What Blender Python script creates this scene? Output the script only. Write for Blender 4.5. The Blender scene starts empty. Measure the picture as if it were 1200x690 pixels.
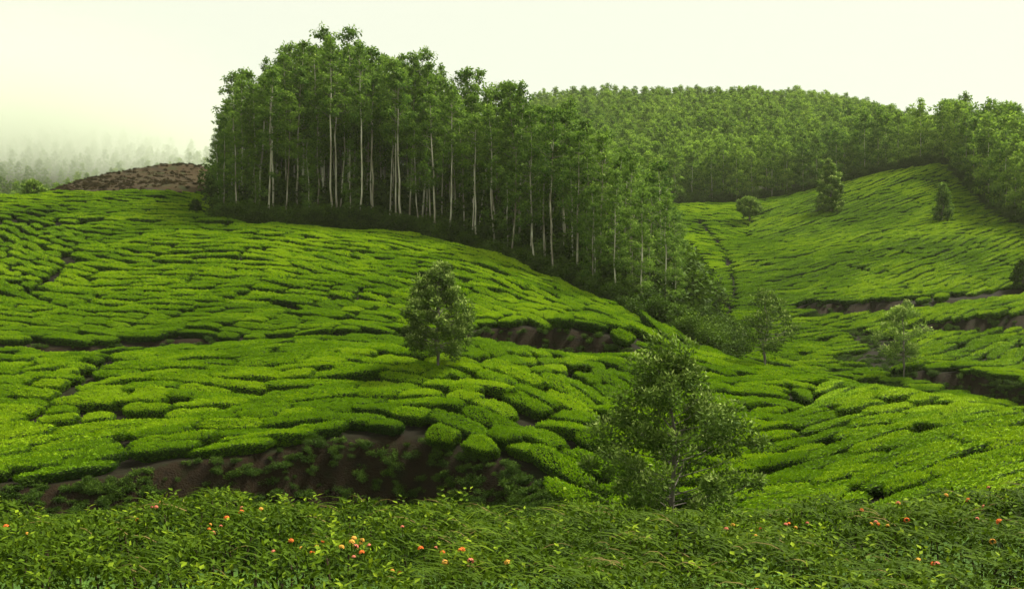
import bpy, math, random
import numpy as np
from mathutils import Vector, Matrix

# ------------------------------------------------------------------ camera, sky, sun, exposure
sc = bpy.context.scene
F, HY = 1167.0, 400.0                       # focal length in photo pixels, horizon row in photo pixels
cam_d = bpy.data.cameras.new('camera'); cam = bpy.data.objects.new('camera', cam_d)
sc.collection.objects.link(cam); sc.camera = cam
cam.location = (0, 0, 0); cam.rotation_euler = (math.radians(90), 0, 0)
cam_d.sensor_width = 36; cam_d.lens = 36 * F / 1200
cam_d.shift_y = (HY - 345) / 1200
cam_d.clip_start = 0.1; cam_d.clip_end = 6000

SUN_EL, SUN_AZ = math.radians(57), math.radians(66)      # azimuth clockwise from +Y
world = bpy.data.worlds.new('World'); sc.world = world; world.use_nodes = True
nt = world.node_tree; nt.nodes.clear()
w_out = nt.nodes.new('ShaderNodeOutputWorld')
w_sky = nt.nodes.new('ShaderNodeTexSky'); w_sky.sky_type = 'NISHITA'; w_sky.sun_disc = False
w_sky.sun_elevation = SUN_EL; w_sky.sun_rotation = SUN_AZ; w_sky.dust_density = 4; w_sky.air_density = 1
w_b1 = nt.nodes.new('ShaderNodeBackground'); w_b1.inputs['Strength'].default_value = 0.05
w_b2 = nt.nodes.new('ShaderNodeBackground'); w_b2.inputs['Color'].default_value = (0.93, 0.955, 0.78, 1)
w_b2.inputs['Strength'].default_value = 0.275
w_mix = nt.nodes.new('ShaderNodeMixShader'); w_mix.inputs[0].default_value = 0.93   # closed overcast deck over the blue sky
nt.links.new(w_sky.outputs[0], w_b1.inputs['Color'])
nt.links.new(w_b1.outputs[0], w_mix.inputs[1]); nt.links.new(w_b2.outputs[0], w_mix.inputs[2])
nt.links.new(w_mix.outputs[0], w_out.inputs['Surface'])

sun_d = bpy.data.lights.new('sun', 'SUN'); sun_d.energy = 3.2; sun_d.angle = math.radians(12)
sun_d.color = (1.0, 0.96, 0.78)
sun = bpy.data.objects.new('sun', sun_d); sc.collection.objects.link(sun)
sun_dir = Vector((math.sin(SUN_AZ) * math.cos(SUN_EL), math.cos(SUN_AZ) * math.cos(SUN_EL), math.sin(SUN_EL)))
sun.rotation_euler = sun_dir.to_track_quat('Z', 'Y').to_euler()

vs = sc.view_settings
vs.view_transform = 'Standard'; vs.look = 'None'; vs.gamma = 1.0; vs.exposure = 1.92; vs.use_curve_mapping = False
cy = sc.cycles
cy.max_bounces = 10; cy.diffuse_bounces = 3; cy.glossy_bounces = 1; cy.transmission_bounces = 3
cy.volume_bounces = 8; cy.transparent_max_bounces = 4
cy.use_denoising = True
cy.volume_step_rate = 2.0; cy.volume_max_steps = 64

rng = np.random.default_rng(7)
random.seed(7)
COL = sc.collection

# ------------------------------------------------------------------ helpers
def link(o, parent=None):
    COL.objects.link(o)
    if parent is not None: o.parent = parent
    return o

def tag(o, label=None, cat=None, group=None, kind=None):
    if label: o['label'] = label
    if cat: o['category'] = cat
    if group: o['group'] = group
    if kind: o['kind'] = kind
    return o

def mesh(name, V, Q, mats, mi=None, smooth=False, attr=None):
    """V (n,3); Q list of arrays (m,k): faces; mats list; mi material index per face; attr dict of face floats."""
    me = bpy.data.meshes.new(name)
    V = np.asarray(V, np.float32)
    Qs = Q if isinstance(Q, list) else [Q]
    Qs = [np.asarray(q, np.int32) for q in Qs if len(q)]
    nf = sum(len(q) for q in Qs)
    tot = np.concatenate([np.full(len(q), q.shape[1], np.int32) for q in Qs])
    loops = np.concatenate([q.ravel() for q in Qs])
    me.vertices.add(len(V)); me.vertices.foreach_set('co', V.ravel())
    me.loops.add(len(loops)); me.loops.foreach_set('vertex_index', loops)
    me.polygons.add(nf)
    st = np.concatenate([[0], np.cumsum(tot)[:-1]]).astype(np.int32)
    me.polygons.foreach_set('loop_start', st); me.polygons.foreach_set('loop_total', tot)
    for m in mats: me.materials.append(m)
    if mi is not None: me.polygons.foreach_set('material_index', np.asarray(mi, np.int32))
    sm = np.full(nf, smooth, bool) if isinstance(smooth, bool) else np.asarray(smooth, bool)
    me.polygons.foreach_set('use_smooth', sm)
    if attr:
        for k, v in attr.items():
            a = me.attributes.new(k, 'FLOAT', 'FACE'); a.data.foreach_set('value', np.asarray(v, np.float32))
    me.update(calc_edges=True); me.validate()
    return me

class MB:
    """collects vertices, quads, material slot, smooth flag and the 'flush' face value"""
    def __init__(s): s.V, s.Q, s.M, s.S, s.A, s.n = [], [], [], [], [], 0
    def add(s, V, Q, m=0, smooth=False, flush_shade=0.0):
        V = np.asarray(V, float); Q = np.asarray(Q, int)
        s.V.append(V); s.Q.append(Q + s.n); s.n += len(V)
        s.M.append(np.full(len(Q), m)); s.S.append(np.full(len(Q), smooth))
        s.A.append(np.broadcast_to(np.asarray(flush_shade, float), (len(Q),)))
    def build(s, name, mats):
        return mesh(name, np.concatenate(s.V), np.concatenate(s.Q), mats, np.concatenate(s.M), np.concatenate(s.S),
                    {'flush_shade': np.concatenate(s.A)})

def norm(a): return a / np.maximum(np.linalg.norm(a, axis=-1, keepdims=True), 1e-9)

def leaf_quads(P, axis, nrm, L, W, fold=0.25):
    """kite leaves: P base points, axis long direction, nrm leaf normal"""
    axis = norm(axis); side = norm(np.cross(nrm, axis)); up = np.cross(axis, side)
    L = np.broadcast_to(L, (len(P),))[:, None]; W = np.broadcast_to(W, (len(P),))[:, None]
    a = P; c = P + axis * L - up * L * fold * 0.5
    b = P + axis * L * 0.45 + side * W * 0.5; d = P + axis * L * 0.45 - side * W * 0.5
    V = np.stack([a, b, c, d], 1).reshape(-1, 3)
    Q = np.arange(len(P) * 4).reshape(-1, 4)
    return V, Q

def tube(path, rad, n=6):
    path = np.asarray(path, float); k = len(path); rad = np.broadcast_to(rad, (k,))
    t = np.gradient(path, axis=0); t = norm(t)
    ref = np.array([0.31, 0.95, 0.07]); ref2 = np.array([0.95, 0.1, 0.3])
    s = np.where(np.abs(t @ ref)[:, None] > 0.9, np.cross(t, ref2), np.cross(t, ref)); s = norm(s); u = np.cross(t, s)
    an = np.linspace(0, 2 * math.pi, n, endpoint=False)
    V = path[:, None] + (s[:, None] * np.cos(an)[None, :, None] + u[:, None] * np.sin(an)[None, :, None]) * rad[:, None, None]
    V = V.reshape(-1, 3); Q = []
    for i in range(k - 1):
        for j in range(n):
            Q.append((i * n + j, i * n + (j + 1) % n, (i + 1) * n + (j + 1) % n, (i + 1) * n + j))
    return V, np.array(Q)

# ------------------------------------------------------------------ materials
def new_mat(name):
    m = bpy.data.materials.new(name); m.use_nodes = True
    n = m.node_tree.nodes; n.clear()
    return m, m.node_tree, n, m.node_tree.links

def leaf_mat(name, dark, light, tip=None, k_rand=0.5, k_flush_shade=0.6, k_obj=0.2, k_patch=0.25, patch=0.12, trans=0.25, rough=0.65):
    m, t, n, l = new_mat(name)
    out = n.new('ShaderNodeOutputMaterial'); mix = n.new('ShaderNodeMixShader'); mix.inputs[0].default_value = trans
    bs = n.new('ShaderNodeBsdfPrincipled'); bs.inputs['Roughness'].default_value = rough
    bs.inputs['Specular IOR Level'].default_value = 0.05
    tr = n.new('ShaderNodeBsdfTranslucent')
    at = n.new('ShaderNodeAttribute'); at.attribute_name = 'flush_shade'
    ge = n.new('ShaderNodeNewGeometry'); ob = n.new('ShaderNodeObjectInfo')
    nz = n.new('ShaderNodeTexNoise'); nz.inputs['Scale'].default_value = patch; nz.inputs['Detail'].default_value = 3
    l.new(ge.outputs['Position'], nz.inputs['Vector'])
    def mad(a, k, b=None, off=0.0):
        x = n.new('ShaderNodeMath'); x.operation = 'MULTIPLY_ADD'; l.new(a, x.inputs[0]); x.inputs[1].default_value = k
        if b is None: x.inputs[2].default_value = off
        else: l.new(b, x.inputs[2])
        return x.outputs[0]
    f = mad(at.outputs['Fac'], k_flush_shade, None, -(k_rand + k_obj + k_patch) * 0.5 + 0.2)  # face tone: young growth, plus shade and lit tops painted into leaf colour
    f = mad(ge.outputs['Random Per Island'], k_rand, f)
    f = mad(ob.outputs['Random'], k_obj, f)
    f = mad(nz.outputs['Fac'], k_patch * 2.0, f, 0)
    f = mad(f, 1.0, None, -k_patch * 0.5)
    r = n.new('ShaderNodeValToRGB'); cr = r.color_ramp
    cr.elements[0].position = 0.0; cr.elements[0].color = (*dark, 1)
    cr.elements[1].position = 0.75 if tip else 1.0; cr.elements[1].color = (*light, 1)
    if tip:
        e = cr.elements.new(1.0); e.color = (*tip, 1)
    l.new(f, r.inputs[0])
    l.new(r.outputs[0], bs.inputs['Base Color']); l.new(r.outputs[0], tr.inputs['Color'])
    l.new(bs.outputs[0], mix.inputs[1]); l.new(tr.outputs[0], mix.inputs[2]); l.new(mix.outputs[0], out.inputs['Surface'])
    return m

def noise_mat(name, c1, c2, c3, scale=0.8, detail=6, bump=0.3, rough=0.95):
    m, t, n, l = new_mat(name)
    out = n.new('ShaderNodeOutputMaterial'); bs = n.new('ShaderNodeBsdfPrincipled')
    bs.inputs['Roughness'].default_value = rough; bs.inputs['Specular IOR Level'].default_value = 0.1
    ge = n.new('ShaderNodeNewGeometry')
    nz = n.new('ShaderNodeTexNoise'); nz.inputs['Scale'].default_value = scale; nz.inputs['Detail'].default_value = detail
    nz.inputs['Roughness'].default_value = 0.65
    l.new(ge.outputs['Position'], nz.inputs['Vector'])
    r = n.new('ShaderNodeValToRGB'); cr = r.color_ramp
    cr.elements[0].position = 0.32; cr.elements[0].color = (*c1, 1)
    cr.elements[1].position = 0.7; cr.elements[1].color = (*c3, 1)
    e = cr.elements.new(0.5); e.color = (*c2, 1)
    l.new(nz.outputs['Fac'], r.inputs[0]); l.new(r.outputs[0], bs.inputs['Base Color'])
    n2 = n.new('ShaderNodeTexNoise'); n2.inputs['Scale'].default_value = scale * 6; n2.inputs['Detail'].default_value = 4
    l.new(ge.outputs['Position'], n2.inputs['Vector'])
    bp = n.new('ShaderNodeBump'); bp.inputs['Strength'].default_value = bump; bp.inputs['Distance'].default_value = 0.15
    l.new(n2.outputs['Fac'], bp.inputs['Height']); l.new(bp.outputs[0], bs.inputs['Normal'])
    l.new(bs.outputs[0], out.inputs['Surface'])
    return m

def bark_mat(name, c1, c2, c3, zs=0.35):
    m, t, n, l = new_mat(name)
    out = n.new('ShaderNodeOutputMaterial'); bs = n.new('ShaderNodeBsdfPrincipled'); bs.inputs['Roughness'].default_value = 0.85
    tc = n.new('ShaderNodeTexCoord'); mp = n.new('ShaderNodeMapping'); mp.inputs['Scale'].default_value = (3, 3, zs)
    nz = n.new('ShaderNodeTexNoise'); nz.inputs['Scale'].default_value = 1.6; nz.inputs['Detail'].default_value = 5
    ob = n.new('ShaderNodeObjectInfo'); ad = n.new('ShaderNodeMath'); ad.operation = 'MULTIPLY_ADD'
    ad.inputs[1].default_value = 0.22; l.new(ob.outputs['Random'], ad.inputs[0])
    l.new(tc.outputs['Object'], mp.inputs[0]); l.new(mp.outputs[0], nz.inputs['Vector']); l.new(nz.outputs['Fac'], ad.inputs[2])
    r = n.new('ShaderNodeValToRGB'); cr = r.color_ramp
    cr.elements[0].position = 0.38; cr.elements[0].color = (*c1, 1)
    cr.elements[1].position = 0.78; cr.elements[1].color = (*c3, 1)
    e = cr.elements.new(0.56); e.color = (*c2, 1)
    l.new(ad.outputs[0], r.inputs[0]); l.new(r.outputs[0], bs.inputs['Base Color']); l.new(bs.outputs[0], out.inputs['Surface'])
    return m

M_TEA = leaf_mat('tea_leaf', (0.010, 0.034, 0.002), (0.128, 0.245, 0.003), (0.25, 0.375, 0.006), k_rand=0.32, k_flush_shade=0.74, k_obj=0.28, k_patch=0.58, patch=0.08)
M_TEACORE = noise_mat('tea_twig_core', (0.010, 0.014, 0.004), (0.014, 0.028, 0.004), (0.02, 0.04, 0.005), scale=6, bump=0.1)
M_TEASTEM = noise_mat('tea_stem', (0.03, 0.02, 0.012), (0.05, 0.035, 0.02), (0.08, 0.06, 0.04), scale=8)
M_EUC = leaf_mat('eucalyptus_leaf', (0.032, 0.082, 0.009), (0.175, 0.285, 0.032), (0.42, 0.52, 0.12), k_rand=0.55, k_flush_shade=0.45, k_obj=0.25, k_patch=0.15, patch=0.2, trans=0.36)
M_EUCF = leaf_mat('hillside_leaf', (0.036, 0.092, 0.009), (0.22, 0.345, 0.032), (0.43, 0.54, 0.09), k_rand=0.55, k_flush_shade=0.45, k_obj=0.35, k_patch=0.3, patch=0.03, trans=0.42)
M_OAK = leaf_mat('silver_oak_leaf', (0.030, 0.060, 0.009), (0.105, 0.165, 0.022), (0.33, 0.41, 0.115), k_rand=0.5, k_flush_shade=0.75, k_obj=0.1, k_patch=0.05, patch=0.5, trans=0.2)
M_OAKL = leaf_mat('young_tree_leaf', (0.055, 0.110, 0.014), (0.19, 0.29, 0.040), (0.45, 0.54, 0.17), k_rand=0.5, k_flush_shade=0.75, k_obj=0.1, k_patch=0.05, patch=0.5, trans=0.25)
M_SHRUB = leaf_mat('shrub_leaf', (0.016, 0.036, 0.003), (0.062, 0.115, 0.007), (0.13, 0.20, 0.014), k_rand=0.5, k_flush_shade=0.4, k_obj=0.35, k_patch=0.3, patch=0.2)
M_WEED = leaf_mat('weed_leaf', (0.020, 0.045, 0.005), (0.06, 0.11, 0.01), (0.10, 0.15, 0.02), k_rand=0.6, k_flush_shade=0.4, k_obj=0.5, k_patch=0.3, patch=0.4)
M_DRY = leaf_mat('dry_brush_leaf', (0.018, 0.013, 0.005), (0.050, 0.033, 0.012), (0.045, 0.060, 0.012), k_rand=0.7, k_flush_shade=0.3, k_obj=0.5, k_patch=0.3, patch=0.1)
M_HEDGE = leaf_mat('hedge_leaf', (0.009, 0.022, 0.002), (0.066, 0.118, 0.004), (0.18, 0.25, 0.010), k_rand=0.55, k_flush_shade=0.6, k_obj=0.0, k_patch=0.4, patch=1.1, trans=0.3)
M_STRAW = leaf_mat('dry_grass_blade', (0.11, 0.085, 0.025), (0.20, 0.15, 0.05), k_rand=0.6, k_flush_shade=0.3, k_obj=0.0)
M_BARK = bark_mat('eucalyptus_bark', (0.10, 0.075, 0.045), (0.26, 0.24, 0.17), (0.50, 0.48, 0.38))
M_OAKBARK = bark_mat('grey_bark', (0.05, 0.04, 0.03), (0.10, 0.085, 0.065), (0.18, 0.16, 0.13), zs=1.0)
M_SOIL = noise_mat('tea_soil', (0.004, 0.003, 0.0015), (0.007, 0.005, 0.002), (0.009, 0.013, 0.003), scale=0.7)
M_BANK = noise_mat('bank_earth', (0.003, 0.002, 0.001), (0.011, 0.0055, 0.002), (0.006, 0.009, 0.002), scale=2.2, bump=0.5)
M_BROWN = noise_mat('bare_field_earth', (0.009, 0.009, 0.003), (0.026, 0.014, 0.005), (0.014, 0.021, 0.004), scale=0.5, bump=0.5)
M_FLOOR = noise_mat('forest_floor', (0.010, 0.012, 0.004), (0.020, 0.022, 0.008), (0.03, 0.045, 0.01), scale=0.5)
M_GRASS = noise_mat('valley_grass', (0.016, 0.030, 0.005), (0.03, 0.065, 0.008), (0.05, 0.10, 0.012), scale=0.6)

# ------------------------------------------------------------------ terrain: control profiles per column (photo column: [(row, distance), ...])
COLS = {
 -250: [(615, 34), (585, 36), (500, 46), (420, 60), (330, 80), (275, 96), (240, 112)],
 0:    [(610, 34.8), (577, 37), (500, 46.5), (415, 60), (330, 77), (270, 92), (232, 107)],
 100:  [(608, 35.3), (567, 37.5), (480, 48), (411, 60), (335, 75), (266, 92), (224, 113), (209, 145)],
 200:  [(606, 36), (548, 38.5), (480, 47), (405, 60), (333, 74), (266, 89), (216, 113), (193, 150)],
 260:  [(605, 36.3), (540, 38.8), (470, 48), (403, 60), (333, 74), (266, 88), (222, 113), (192, 150)],
 300:  [(605, 36.5), (533, 39), (460, 49), (401, 60), (333, 73.5), (268, 88)],
 400:  [(606, 37), (520, 40), (460, 48.5), (398, 60), (333, 73), (272, 87)],
 500:  [(606, 37), (520, 39.5), (460, 47), (401, 58), (341, 70), (281, 85)],
 600:  [(603, 35.2), (551, 36.7), (480, 43.5), (412, 54), (362, 66), (309, 79)],
 660:  [(590, 33.5), (500, 40), (428, 51.5), (392, 58), (337, 73)],
 720:  [(599, 31), (520, 37.5), (450, 47), (430, 52), (362, 67)],
 770:  [(599, 31), (520, 37.5), (450, 47.5), (424, 53), (386, 62)],
 810:  [(599, 31), (520, 38), (455, 47), (424, 54), (406, 60)],
 850:  [(599, 31), (520, 38), (460, 47), (427, 55)],
 900:  [(599, 30), (520, 38), (460, 47), (433, 53)],
 950:  [(599, 29.5), (520, 36.5), (443, 50)],
 1000: [(599, 29), (520, 35), (453, 46)],
 1050: [(599, 28), (520, 33.5), (463, 43)],
 1110: [(599, 27), (520, 32.5), (478, 39.5)],
 1200: [(599, 26), (540, 30.5), (502, 36.5)],
 1400: [(605, 25), (560, 30), (530, 36)],
}
for px_, pr_ in COLS.items():
    if px_ > 600: continue
    ft, tp, md, pa, m2, cr = pr_[:6]
    new = [ft, tp, (md[0], md[1] - 1.4), (pa[0] + 0.27 * (md[0] - pa[0]), pa[1] - 6.3), pa]
    new += [(m2[0], m2[1] - 2.6), (cr[0] + 0.3 * (m2[0] - cr[0]), cr[1] - 7.6), cr] if px_ > 270 else [(m2[0], m2[1] - 1.5), cr]
    COLS[px_] = new + pr_[6:]
FAR = {   # beyond the near crest
 770:  [(372, 80), (352, 95), (300, 122), (241, 165)],
 810:  [(392, 77), (345, 95), (300, 120), (241, 165)],
 850:  [(434, 64), (402, 80), (345, 98), (285, 130), (241, 166)],
 900:  [(447, 62), (420, 75), (350, 97), (290, 125), (237, 166)],
 950:  [(458, 58), (428, 72), (350, 94), (290, 120), (227, 164)],
 1000: [(474, 54), (443, 68), (350, 92), (290, 115), (213, 161)],
 1050: [(484, 51), (450, 66), (350, 90), (280, 116), (201, 158)],
 1110: [(502, 48), (465, 62), (400, 76), (320, 100), (250, 130), (190, 155)],
 1200: [(522, 46), (492, 58), (410, 72), (330, 94), (262, 120), (215, 150)],
 1400: [(540, 46), (480, 58), (400, 72), (300, 95), (230, 125)],
}
def w(px, py, Y): return ((px - 600) * Y / F, Y, (HY - py) * Y / F)
CP = []
for d in (COLS, FAR):
    for px, pr in d.items():
        for py, Y in pr: CP.append(w(px, py, Y))
for q_ in ((60, 227, 112), (60, 221, 138), (100, 223, 112), (100, 211, 142), (150, 218, 112), (150, 202, 147), (230, 212, 114), (230, 190, 150), (30, 230, 110), (30, 228, 130)): CP.append(w(*q_))
for X in (-60, -25, -8, 8, 25, 60):
    for Y, Z in ((-30, -2.7), (0, -2.7), (6, -2.65), (10.5, -2.9), (16, -4.2), (24, -5.4)): CP.append((X, Y, Z - (0.3 if Y > 12 else 0)))
# hidden ground behind crests, the grove's floor, the wooded hillsides
for px, Y, Z in ((-250, 140, 13), (-250, 200, 12), (0, 130, 14.5), (0, 170, 15), (0, 230, 27), (0, 300, 44), (0, 400, 76), (0, 470, 84), (-250, 300, 48), (-250, 380, 60),
                 (100, 185, 20), (100, 240, 30), (100, 300, 43), (100, 400, 78), (100, 470, 86), (200, 190, 24), (200, 240, 32), (200, 310, 48), (200, 400, 76), (200, 480, 84),
                 (280, 190, 25), (280, 300, 44), (280, 400, 70), (280, 480, 72),
                 (300, 110, 12.8), (300, 150, 19), (400, 105, 11.5), (400, 150, 15), (500, 102, 10.4), (500, 150, 13), (400, 230, 25), (400, 320, 45),
                 (600, 95, 7.2), (600, 120, 7.5), (600, 160, 14), (660, 90, 4.6), (660, 120, 7), (660, 160, 18), (720, 80, 2.6), (720, 100, 5.0), (720, 130, 12), (720, 165, 22),
                 (600, 230, 39), (600, 320, 70), (600, 420, 74), (700, 230, 43), (700, 320, 73), (800, 230, 45), (800, 320, 70), (800, 420, 74),
                 (900, 230, 46), (900, 320, 71), (1000, 230, 45.5), (1000, 310, 69), (1000, 420, 66), (1060, 225, 43), (1060, 300, 58), (1060, 420, 55),
                 (1110, 200, 34), (1110, 300, 46), (1200, 190, 29), (1200, 300, 42), (1200, 420, 48), (1400, 160, 28), (1400, 300, 38), (1400, 420, 45)):
    CP.append(((px - 600) * Y / F, Y, Z))
for X in (-420, -200, 0, 200, 420):
    CP.append((X, 640, 40 if X < 0 else 50))
CP = np.array(CP)

# cut banks: polyline of (column, distance, height); uphill side is the farther one
BANKS = [
 dict(p=[(-260, 36, .8), (0, 37, .9), (100, 37.5, 1.1), (200, 38.5, 1.7), (300, 39, 2.0), (400, 40, 2.5), (500, 39.5, 2.4), (600, 36.7, 1.3), (645, 34.4, .5), (668, 33, .05)], w=1.5),
 dict(p=[(-260, 60, .3), (0, 60.5, .25), (105, 60.2, .55), (230, 60.2, .5), (300, 60.2, .25), (470, 59, .2), (540, 58.2, .5), (600, 57.2, 1.2), (660, 56, 1.5), (710, 54.5, 1.3), (748, 53.3, .4), (770, 53, .02)], w=0.9),
 dict(p=[(1040, 67, .05), (1075, 66, .7), (1140, 63, 1.3), (1200, 60, 1.4), (1320, 57, 1.0)], w=0.7),
 dict(p=[(1060, 80, .05), (1080, 80, .7), (1140, 79, 1.0), (1200, 78, 1.1), (1320, 77, .8)], w=0.55),
 dict(p=[(925, 91, .05), (950, 90, .7), (1000, 89, .9), (1040, 88, .9), (1075, 87, .5), (1200, 90, .4), (1300, 92, .3)], w=0.5),
]
def bank_sd(b, x, y):
    """signed distance (positive uphill) and interpolated height"""
    P = np.array([((px - 600) * Y / F, Y, h) for px, Y, h in b['p']])
    best = np.full(x.shape, 1e9); sd = np.zeros(x.shape); hh = np.zeros(x.shape)
    for i in range(len(P) - 1):
        ax, ay, ah = P[i]; bx, by, bh = P[i + 1]
        dx, dy = bx - ax, by - ay; L2 = dx * dx + dy * dy
        t = np.clip(((x - ax) * dx + (y - ay) * dy) / L2, 0, 1)
        ex, ey = x - ax - t * dx, y - ay - t * dy
        d = np.hypot(ex, ey); s = np.where(dx * ey - dy * ex >= 0, 1.0, -1.0)
        m = d < best
        best = np.where(m, d, best); sd = np.where(m, d * s, sd); hh = np.where(m, ah + t * (bh - ah), hh)
    return sd, hh
def sstep(a, b, v):
    t = np.clip((v - a) / (b - a), 0, 1); return t * t * (3 - 2 * t)
def steps(x, y):
    z = np.zeros(x.shape)
    for b in BANKS:
        sd, hh = bank_sd(b, x, y)
        z += hh * sstep(-b['w'], 0.0, sd) * np.exp(-(np.maximum(sd, 0) / 9.0) ** 2)
        z += hh * 0.16 * (np.sin(x * 2.1 + 2 * np.sin(x * 0.7)) + np.sin(x * 4.3 + y * 3.0)) * np.exp(-((sd + b['w'] * 0.6) / (b['w'] * 0.35)) ** 2)
    return z
RC = 5.0
def _phi(ax, ay, bx, by): return np.sqrt((ax[:, None] - bx[None]) ** 2 + (ay[:, None] - by[None]) ** 2 + RC * RC)
_n = len(CP)
_A = np.zeros((_n + 3, _n + 3)); _A[:_n, :_n] = _phi(CP[:, 0], CP[:, 1], CP[:, 0], CP[:, 1]) - 0.6 * np.eye(_n) * (1 + CP[:, 1] / 60)
_A[:_n, _n] = 1; _A[:_n, _n + 1:] = CP[:, :2]; _A[_n:, :_n] = _A[:_n, _n:].T
_b = np.concatenate([CP[:, 2] - steps(CP[:, 0], CP[:, 1]), [0, 0, 0]])
_W = np.linalg.solve(_A, _b)
def rough(x, y):
    return (0.10 * np.sin(x * 0.61 + 1.3 * np.sin(y * 0.23)) * np.sin(y * 0.53 + 0.7) + 0.05 * np.sin(x * 1.7 + y * 1.1) * np.sin(y * 1.9 - x * 0.7))
def H(x, y):
    x = np.atleast_1d(np.asarray(x, float)); y = np.atleast_1d(np.asarray(y, float)); sh = x.shape
    x = x.ravel(); y = y.ravel(); z = np.zeros(len(x))
    for i in range(0, len(x), 20000):
        s = slice(i, i + 20000)
        z[s] = _phi(x[s], y[s], CP[:, 0], CP[:, 1]) @ _W[:_n] + _W[_n] + _W[_n + 1] * x[s] + _W[_n + 2] * y[s]
    z += steps(x, y) + rough(x, y) * np.clip((y - 4) / 20, 0, 1)
    return z.reshape(sh)
def ground_at(px, py, y0=20.0, y1=420.0):
    """where the ray through a photo pixel meets the ground"""
    Y = np.concatenate([np.arange(y0, min(120, y1), 0.1), np.arange(max(120, y0), y1, 0.4)])
    z = H((px - 600) * Y / F, Y); hit = np.nonzero(z >= (HY - py) * Y / F)[0]
    k = hit[0] if len(hit) else int(np.argmin(np.abs(z - (HY - py) * Y / F)))
    return np.array([(px - 600) * Y[k] / F, Y[k], z[k]])

def ip(tab, v): return np.interp(v, [t[0] for t in tab], [t[1] for t in tab])
FRONT = [(-260, 36.2), (0, 37.2), (100, 37.7), (200, 38.7), (300, 39.2), (400, 40.2), (500, 39.7), (600, 36.9), (645, 34.5), (670, 32.5), (720, 29), (800, 27), (1400, 25)]
TEAEND = [(-260, 112), (0, 109), (60, 108), (100, 106), (200, 108), (262, 111), (272, 89.5), (300, 88), (400, 86.5), (500, 84.5), (560, 81.5), (600, 78.5), (660, 72.5), (720, 66.5), (770, 62), (800, 61.5), (850, 60), (900, 58), (1000, 51), (1110, 44), (1200, 40), (1400, 38)]
CBEG = [(765, 101), (790, 100), (815, 96), (850, 76), (870, 69), (900, 68), (950, 68), (1000, 66.5), (1050, 65), (1110, 59), (1200, 55), (1400, 52)]
CEND = [(765, 164), (800, 165), (850, 166), (900, 166), (950, 164), (1000, 161), (1050, 158), (1110, 154), (1125, 147), (1150, 133), (1180, 122), (1200, 117), (1300, 100), (1400, 92)]
GROVE = [(262, 92), (280, 90.5), (300, 90), (400, 88.6), (500, 86.8), (560, 83.5), (600, 80.5), (660, 74.5), (720, 69), (770, 66), (795, 74), (800, 78)]
GROVEEND = [(262, 106), (300, 128), (500, 128), (600, 120), (660, 112), (720, 105), (760, 100), (800, 90)]

def px_of(x, y): return 600 + F * np.asarray(x) / np.asarray(y)

# terrain sheet
def spaced(segs):
    out = []
    for a, b, s in segs: out.append(np.arange(a, b, s))
    return np.concatenate(out + [[segs[-1][1]]])
xs = spaced([(-700, -200, 20), (-200, -90, 4), (-90, -45, 1.2), (-45, 45, 0.55), (45, 100, 1.2), (100, 220, 4), (220, 720, 20)])
ys = spaced([(-40, 20, 2), (20, 31, 1), (31, 70, 0.45), (70, 130, 0.9), (130, 200, 2), (200, 460, 6), (460, 640, 20)])
GX, GY = np.meshgrid(xs, ys)
GZ = H(GX, GY)
nx, ny = len(xs), len(ys)
V = np.stack([GX, GY, GZ], -1).reshape(-1, 3)
ii = (np.arange(ny - 1)[:, None] * nx + np.arange(nx - 1)[None]).ravel()
Q = np.stack([ii, ii + 1, ii + nx + 1, ii + nx], 1)
fc = V[Q].mean(1); fx, fy = fc[:, 0], fc[:, 1]; fpx = px_of(fx, np.maximum(fy, 5))
mi = np.full(len(Q), 4)                                             # grass
infar = (fy > 25)
mi[(fy > ip(FRONT, fpx) - 0.2) & (fy < ip(TEAEND, fpx) + 1)] = 0    # tea soil
mi[(fpx > 765) & (fy > ip(CBEG, fpx) - 4) & (fy < ip(CEND, fpx) + 1)] = 0
mi[(fy > ip(GROVE, fpx)) & (fpx > 262) & (fpx < 800) & (fy < 200)] = 3
mi[(fpx >= 765) & (fy > ip(CEND, fpx))] = 3
mi[(fy > 165)] = 3
mi[(fy > 2) & (fy < 14)] = 3
mi[(fpx > 735) & (fy > ip(TEAEND, fpx) - 0.5) & (fy < ip(CBEG, fpx) + 1)] = 3
mi[(fpx > -100) & (fpx <= 262) & (fy > ip(TEAEND, fpx)) & (fy < 165)] = 2
for b in BANKS:
    sd, hh = bank_sd(b, fx, fy)
    mi[(sd > -b['w'] - 1.4) & (sd < 0.15) & (hh > 0.3)] = 1
me = mesh('terrain', V, Q, [M_SOIL, M_BANK, M_BROWN, M_FLOOR, M_GRASS], mi, True)
tag(link(bpy.data.objects.new('terrain', me)), kind='structure')

# the road the picture was taken from
rv = [(-60, -4.5, 0), (60, -4.5, 0), (60, 2.2, 0), (-60, 2.2, 0)]
M_ROAD = noise_mat('asphalt', (0.04, 0.04, 0.04), (0.05, 0.05, 0.048), (0.065, 0.062, 0.06), scale=3, bump=0.2)
rx = np.linspace(-60, 60, 41); RV = []; 
for x in rx: RV += [(x, -4.5, 0), (x, 2.2, 0)]
RV = np.array(RV); RV[:, 2] = H(RV[:, 0], RV[:, 1]) + 0.03
RQ = np.array([(2 * i, 2 * i + 2, 2 * i + 3, 2 * i + 1) for i in range(40)])
tag(link(bpy.data.objects.new('road', mesh('road', RV, RQ, [M_ROAD]))), kind='structure')

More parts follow.
